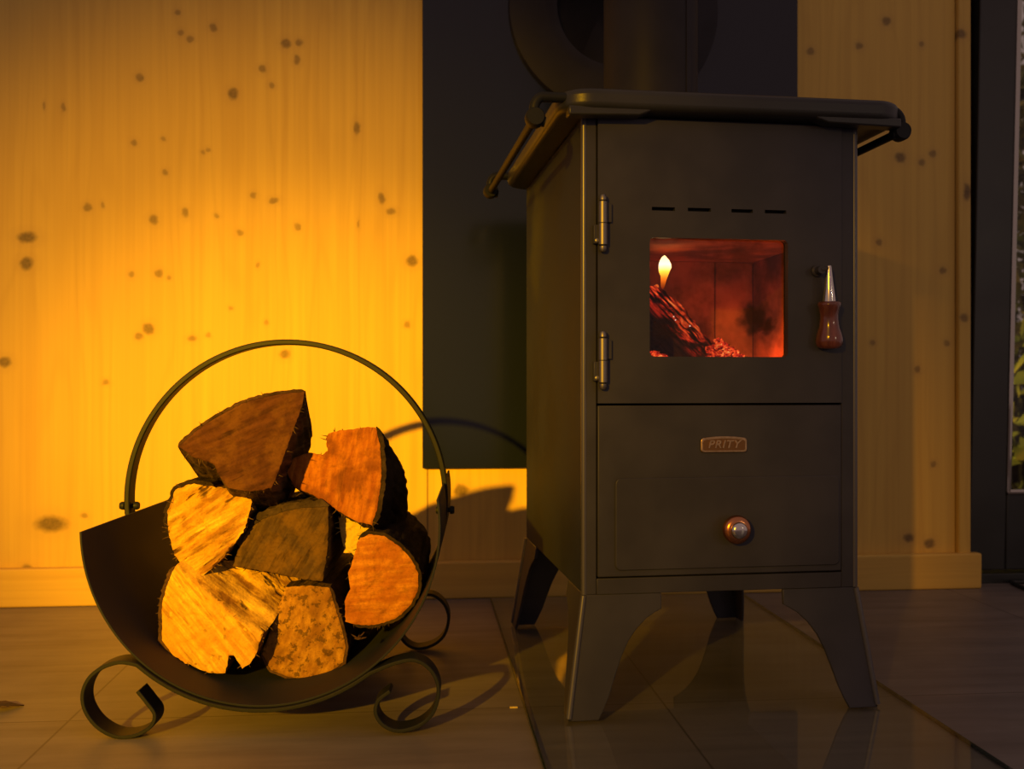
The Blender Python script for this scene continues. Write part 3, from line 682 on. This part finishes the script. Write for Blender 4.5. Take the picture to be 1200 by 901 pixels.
    if idx:
        # order the run so that it is contiguous around the outline
        st = next((i for i in idx if E[i-1] not in bark_edges), idx[0]); run = []
        i = st
        while E[i] in bark_edges and len(run) < N: run.append(i); i = (i+1) % N
        run.append(i)
        bm = bmesh.new(); rows = []
        for k in range(K_+1):
            inn = []; out = []
            for j, i in enumerate(run):
                edge = min(1, min(j, len(run)-1-j)/2+.25)
                th_ = thick*edge*(1+.35*nz(i*.45+seed, k*.5, 11)+.25*nz(i*1.4+seed, k*1.5, 4))
                a = ringpt(i, k, .0004); b = ringpt(i, k, .0004+th_)
                if k == 0:
                    rag = .0015*nz(i*.9+seed, 3, 3); a.y += rag+.0006; b.y += rag+.0012
                inn.append(bm.verts.new(a)); out.append(bm.verts.new(b))
            rows.append((inn, out))
        nr = len(run)
        for (ai, ao), (bi, bo) in zip(rows, rows[1:]):
            for j in range(nr-1):
                bm.faces.new((ao[j], ao[j+1], bo[j+1], bo[j])); bm.faces.new((ai[j], bi[j], bi[j+1], ai[j+1]))
            bm.faces.new((ai[0], ao[0], bo[0], bi[0])); bm.faces.new((ai[-1], bi[-1], bo[-1], ao[-1]))
        for r_ in (rows[0], rows[-1]):
            for j in range(nr-1): bm.faces.new((r_[0][j], r_[0][j+1], r_[1][j+1], r_[1][j]))
        obj('bark', bm, bark, root, angle=50)
    return root
AX = (-.0314, 1, 0)
Y_hi, Y_lo = (.80, .60, .36), (.60, .40, .20)
pale_side = wood_split('pale_split_wood', (.62, .44, .24), (.84, .68, .44), (.16, .075, .03), 2, .85)
pale_side2 = wood_split('pale_split_wood_fresh', (.66, .50, .28), (.84, .68, .44), (.4, .22, .1), 5, .5)
tan_side = wood_split('tan_split_wood', (.10, .055, .03), (.26, .15, .08), (.05, .025, .015), 7)
brown_side = wood_split('brown_split_wood', (.05, .028, .02), (.13, .075, .05), (.02, .012, .01), 3)
dark_side = wood_split('dark_split_wood', (.05, .035, .028), (.12, .085, .06), (.02, .014, .01), 4)
# lowest row
firewood([(205,664),(197,682),(190,705),(190,750),(203,768),(217,777),(232,783),(247,789),(264,789),(268,768),(274,768),(284,783),(293,778),(301,764),(306,747),(314,735),(326,712),(337,690),(330,680),(305,672),(284,668),(255,664),(230,660),(212,657)], 1.325, AX, .31,
  wood_end('cut_end_yellow', (.50, .25, .05), (.74, .45, .10), (.58, .29, .06), -50, 12, 150, .4, 1), tan_side, M['bark_brown'], {0, 1, 2, 3}, 'pale yellow split log lowest on the left, with a notch torn in its bottom edge', seed=1, splin=22, relief=(-34, .009),
  ridge=((211, 667), (304, 748), 1.35), facet=wood_end('torn_face_streaked', (.20, .09, .02), (.78, .48, .11), (.64, .37, .08), -34, 7, 66, .9, 14, 0, .9))
firewood([(335,688),(362,686),(386,688),(393,712),(401,738),(405,758),(402,776),(384,789),(362,796),(338,793),(318,785),(307,766),(318,735)], 1.366, AX, .29,
  wood_end('cut_end_mottled', (.25, .115, .03), (.42, .22, .06), (.19, .085, .025), 70, 40, 90, .1, 3, .75), brown_side, M['bark_brown'], {2, 3, 4, 5, 6, 7, 8, 9, 10}, 'mottled orange brown wedge log at the bottom of the log holder', seed=2, splin=10, thick=.0035)
firewood([(420,632),(432,626),(450,628),(468,640),(482,655),(490,672),(490,690),(482,708),(468,722),(450,730),(432,733),(414,731),(405,728),(404,705),(410,690),(408,672),(414,655)], 1.362, AX, .30,
  wood_end('cut_end_orange', (.34, .115, .02), (.50, .21, .045), (.32, .10, .02), 5, 14, 120, .18, 4, .2), brown_side, M['bark_dark'], {0, 1, 2, 3, 4, 5, 6, 7, 8, 9, 10}, 'half round orange log lying lowest on the right against the trough', seed=3, splin=14, thick=.004)
# middle row
firewood([(206,574),(224,567),(250,570),(275,573),(296,576),(294,594),(287,618),(276,636),(258,657),(242,672),(230,681),(216,668),(205,650),(197,626),(196,600)], 1.335, AX, .29,
  wood_end('torn_face_yellow', (.30, .14, .03), (.76, .48, .11), (.54, .29, .05), 33, 10, 85, .9, 6, 0, .9), tan_side, M['bark_dark'], {0, 1, 13, 14}, 'bright yellow log with a torn fibrous face stacked left of the grey log', seed=4, splin=26, rough=.002, relief=(33, .0055))
firewood([(273,664),(280,640),(290,622),(308,608),(330,600),(356,595),(384,594),(385,620),(383,650),(378,681),(352,678),(325,672),(295,667)], 1.352, AX, .28,
  wood_end('cut_end_grey', (.043, .024, .022), (.088, .052, .046), (.13, .068, .022), 60, 16, 150, .35, 8), dark_side, M['bark_grey'], {1, 2, 3, 4, 5}, 'grey brown quarter log with curved bark on top in the middle of the pile', seed=5, splin=12, thick=.0095)
firewood([(396,606),(412,604),(434,615),(431,640),(416,652),(402,640)], 1.40, AX, .22,
  wood_end('cut_end_cream', (.50, .36, .18), (.62, .48, .28), (.52, .38, .2), 20, 20, 90, .1, 9), pale_side2, M['bark_dark'], set(), 'small cream coloured split log wedged behind the notched orange log', seed=6, splin=10)
firewood([(343,583),(358,577),(374,578),(378,588),(360,592),(346,591)], 1.43, AX, .20,
  wood_end('cut_end_cream_small', (.50, .36, .18), (.62, .48, .28), (.52, .38, .2), 10, 20, 90, .1, 12), pale_side2, M['bark_dark'], set(), 'thin cream sliver of wood showing above the grey log', seed=9, splin=6)
# top row
firewood([(332,546),(346,536),(362,530),(378,533),(384,528),(382,514),(385,508),(398,504),(414,503),(428,500),(440,501),(445,520),(447,545),(446,570),(442,595),(436,615),(420,612),(402,602),(384,590),(366,580),(346,572)], 1.36, (.05, 1, -.33), .21,
  wood_end('cut_end_red_orange', (.28, .08, .018), (.42, .15, .03), (.17, .05, .018), 80, 18, 130, .3, 10, 0, .5), brown_side, M['bark_dark'], {10, 11, 12, 13, 14}, 'reddish orange log with a notch in its top and dark bark on the right', seed=7, splin=16, thick=.006)
firewood([(209,523),(232,503),(262,484),(286,472),(310,465),(334,461),(357,459),(354,476),(345,500),(335,528),(325,556),(318,572),(296,576),(268,572),(256,556),(252,545),(240,540),(226,535)], 1.30, (-.12, 1, -.42), .155,
  wood_end('cut_end_dark_brown', (.046, .0155, .018), (.092, .033, .034), (.12, .05, .03), 24, 12, 110, .55, 11), brown_side, M['bark_brown'], {0, 1, 2, 3, 4, 5}, 'dark brown wedge log on the very top of the pile', seed=8, splin=18, thick=.004)

# ------------------------------------------------------------------ small things
x, z = 0, 0
Yc = FPX*EYE/(829.5-CY)
tag(obj('wood_chip', mkbox(-.0055, .0055, -.0022, .0022, 0, .0018), pale_side2, None, ((602-CX)/FPX*Yc, Yc, .0001), (0, 0, .1), .0004), 'tiny pale wood chip on the tiles beside the hearth plate', 'wood chip')
m_ = NT('dark_scrap'); M['leaf'] = m_.bsdf(m_.ramp(m_.noise(m_.coords(), 60, 3), [(.3, (.03, .018, .012)), (.7, (.09, .05, .03))]), .8)
def scrap_shape(bm, L, W_, n=10):
    top = []; bot = []
    for k in range(n+1):
        t = k/n; w_ = W_*math.sin(math.pi*t**.8)*(1+.15*math.sin(k*2.3)); zz = .004*math.sin(t*4)
        top.append(bm.verts.new((L*(t-.5), w_, zz+.003))); bot.append(bm.verts.new((L*(t-.5), -w_, zz+.004)))
    mid = [bm.verts.new((L*(k/n-.5), 0, .0005+.004*math.sin(k/n*4)*.6+.001)) for k in range(n+1)]
    for k in range(n):
        bm.faces.new((top[k], top[k+1], mid[k+1], mid[k])); bm.faces.new((mid[k], mid[k+1], bot[k+1], bot[k]))
    return bm
def leaf(px, py, L, W_, rz, lab):
    Yc = FPX*EYE/(py-CY); bm = scrap_shape(bmesh.new(), L, W_)
    bmesh.ops.remove_doubles(bm, verts=bm.verts, dist=.00005)
    r = bmesh.ops.extrude_face_region(bm, geom=bm.faces[:]); bmesh.ops.translate(bm, verts=[v for v in r['geom'] if isinstance(v, bmesh.types.BMVert)], vec=(0, 0, .0006))
    lo = min(v.co.z for v in bm.verts)
    tag(obj('dark_scrap', bm, M['leaf'], None, ((px-CX)/FPX*Yc, Yc, .0003-lo), (0, 0, rz)), lab, 'leaf')
leaf(2, 831, .055, .016, .5, 'dark flat scrap on the tiles at the left edge')  # one thin dark curled scrap with pointed ends
# shred of bark lying in the trough
bm = bmesh.new(); rr = random.Random(5)
for k in range(9):
    a = k/9*math.tau+rr.uniform(-.3, .3); L = rr.uniform(.006, .012); dv = Vector((math.cos(a), math.sin(a)*.5, abs(math.sin(a*1.7))*.6+.1))
    tube(bm, [Vector(), dv*L*.5, dv*L], .001, 6, [.0016, .0012, .0003])
Yb = 1.31
tag(obj('bark_shred', bm, M['bark_brown'], None, ((420-CX)/FPX*Yb, Yb, EYE-(745-CY)/FPX*Yb-.004)), 'small frayed shred of bark lying in the trough under the half round log', 'bark shred')
# cable by the door
cp = []
for px, py in ((1152, 664), (1160, 670), (1172, 678), (1188, 686), (1204, 693), (1230, 702), (1270, 706)):
    Yc = FPX*EYE/(py-CY); cp.append(Vector(((px-CX)/FPX*Yc, Yc, .0045)))
cp = [Vector((p.x, min(p.y, WALL_Y+p.x*math.tan(TH)+.02), p.z)) for p in cp]
tag(obj('cable', tube(bmesh.new(), smooth(cp, 8), .0042, 10), M['cable']), 'thin dark cable lying on the floor beside the glazed door', 'cable')

# ------------------------------------------------------------------ garden seen through the door
m_ = NT('garden_ground'); M['ground'] = m_.bsdf(m_.ramp(m_.noise(m_.coords(), 6, 4), [(.3, (.03, .03, .015)), (.7, (.08, .08, .03))]), .9)
struct(obj('ground_garden', mkbox(-1.5, 9, .14, 9, -.08, -.03), M['ground'], None, wall_loc, wall_rot))
m_ = NT('shrub_leaves'); M['shrub'] = m_.bsdf(m_.ramp(m_.noise(m_.coords(), 5, 4), [(.3, (.09, .11, .02)), (.52, (.24, .22, .03)), (.7, (.5, .33, .04))]), .6)
def shrub(loc, H, W_, n, seed, lab):
    rn = random.Random(seed); r = thing('garden_shrub', lab, 'shrub', loc)
    bm = bmesh.new()
    for k in range(n):
        a = rn.uniform(0, math.tau); t = rn.random(); z_ = H*t; rad = W_*math.sqrt(rn.random())*(math.sin(math.pi*(.12+.86*t))**.7)
        p = Vector((rad*math.cos(a), rad*math.sin(a), z_)); s = rn.uniform(.03, .075)
        u = Vector((rn.gauss(0, 1), rn.gauss(0, 1), rn.gauss(0, 1))).normalized(); v = u.orthogonal().normalized()
        q = [bm.verts.new(p+x_) for x_ in (-u*s, v*s*.45, u*s, -v*s*.45)]; bm.faces.new(q)
    obj('foliage', bm, M['shrub'], r)
    bm = bmesh.new()
    for k in range(6):
        a = k*1.1; tube(bm, [(0.04*math.cos(a), .04*math.sin(a), 0), (.15*W_*math.cos(a), .15*W_*math.sin(a), H*.4), (.5*W_*math.cos(a), .5*W_*math.sin(a), H*.8)], .015, 6, [.02, .014, .005])
    obj('stem', bm, M['bark_dark'], r)
shrub((2.1, 4.0, -.03), 1.75, .55, 2600, 1, 'leafy yellow green shrub outside the glazed door')
shrub((2.75, 5.2, -.03), 3.2, .9, 3200, 2, 'taller dark shrub further back in the garden')
light('garden_lamp_light', 'SPOT', (1.9, 2.6, .12), (2.1, 4.0, .35), 55, (1, .78, .25), spot_size=R(60), spot_blend=.8, shadow_soft_size=.05)
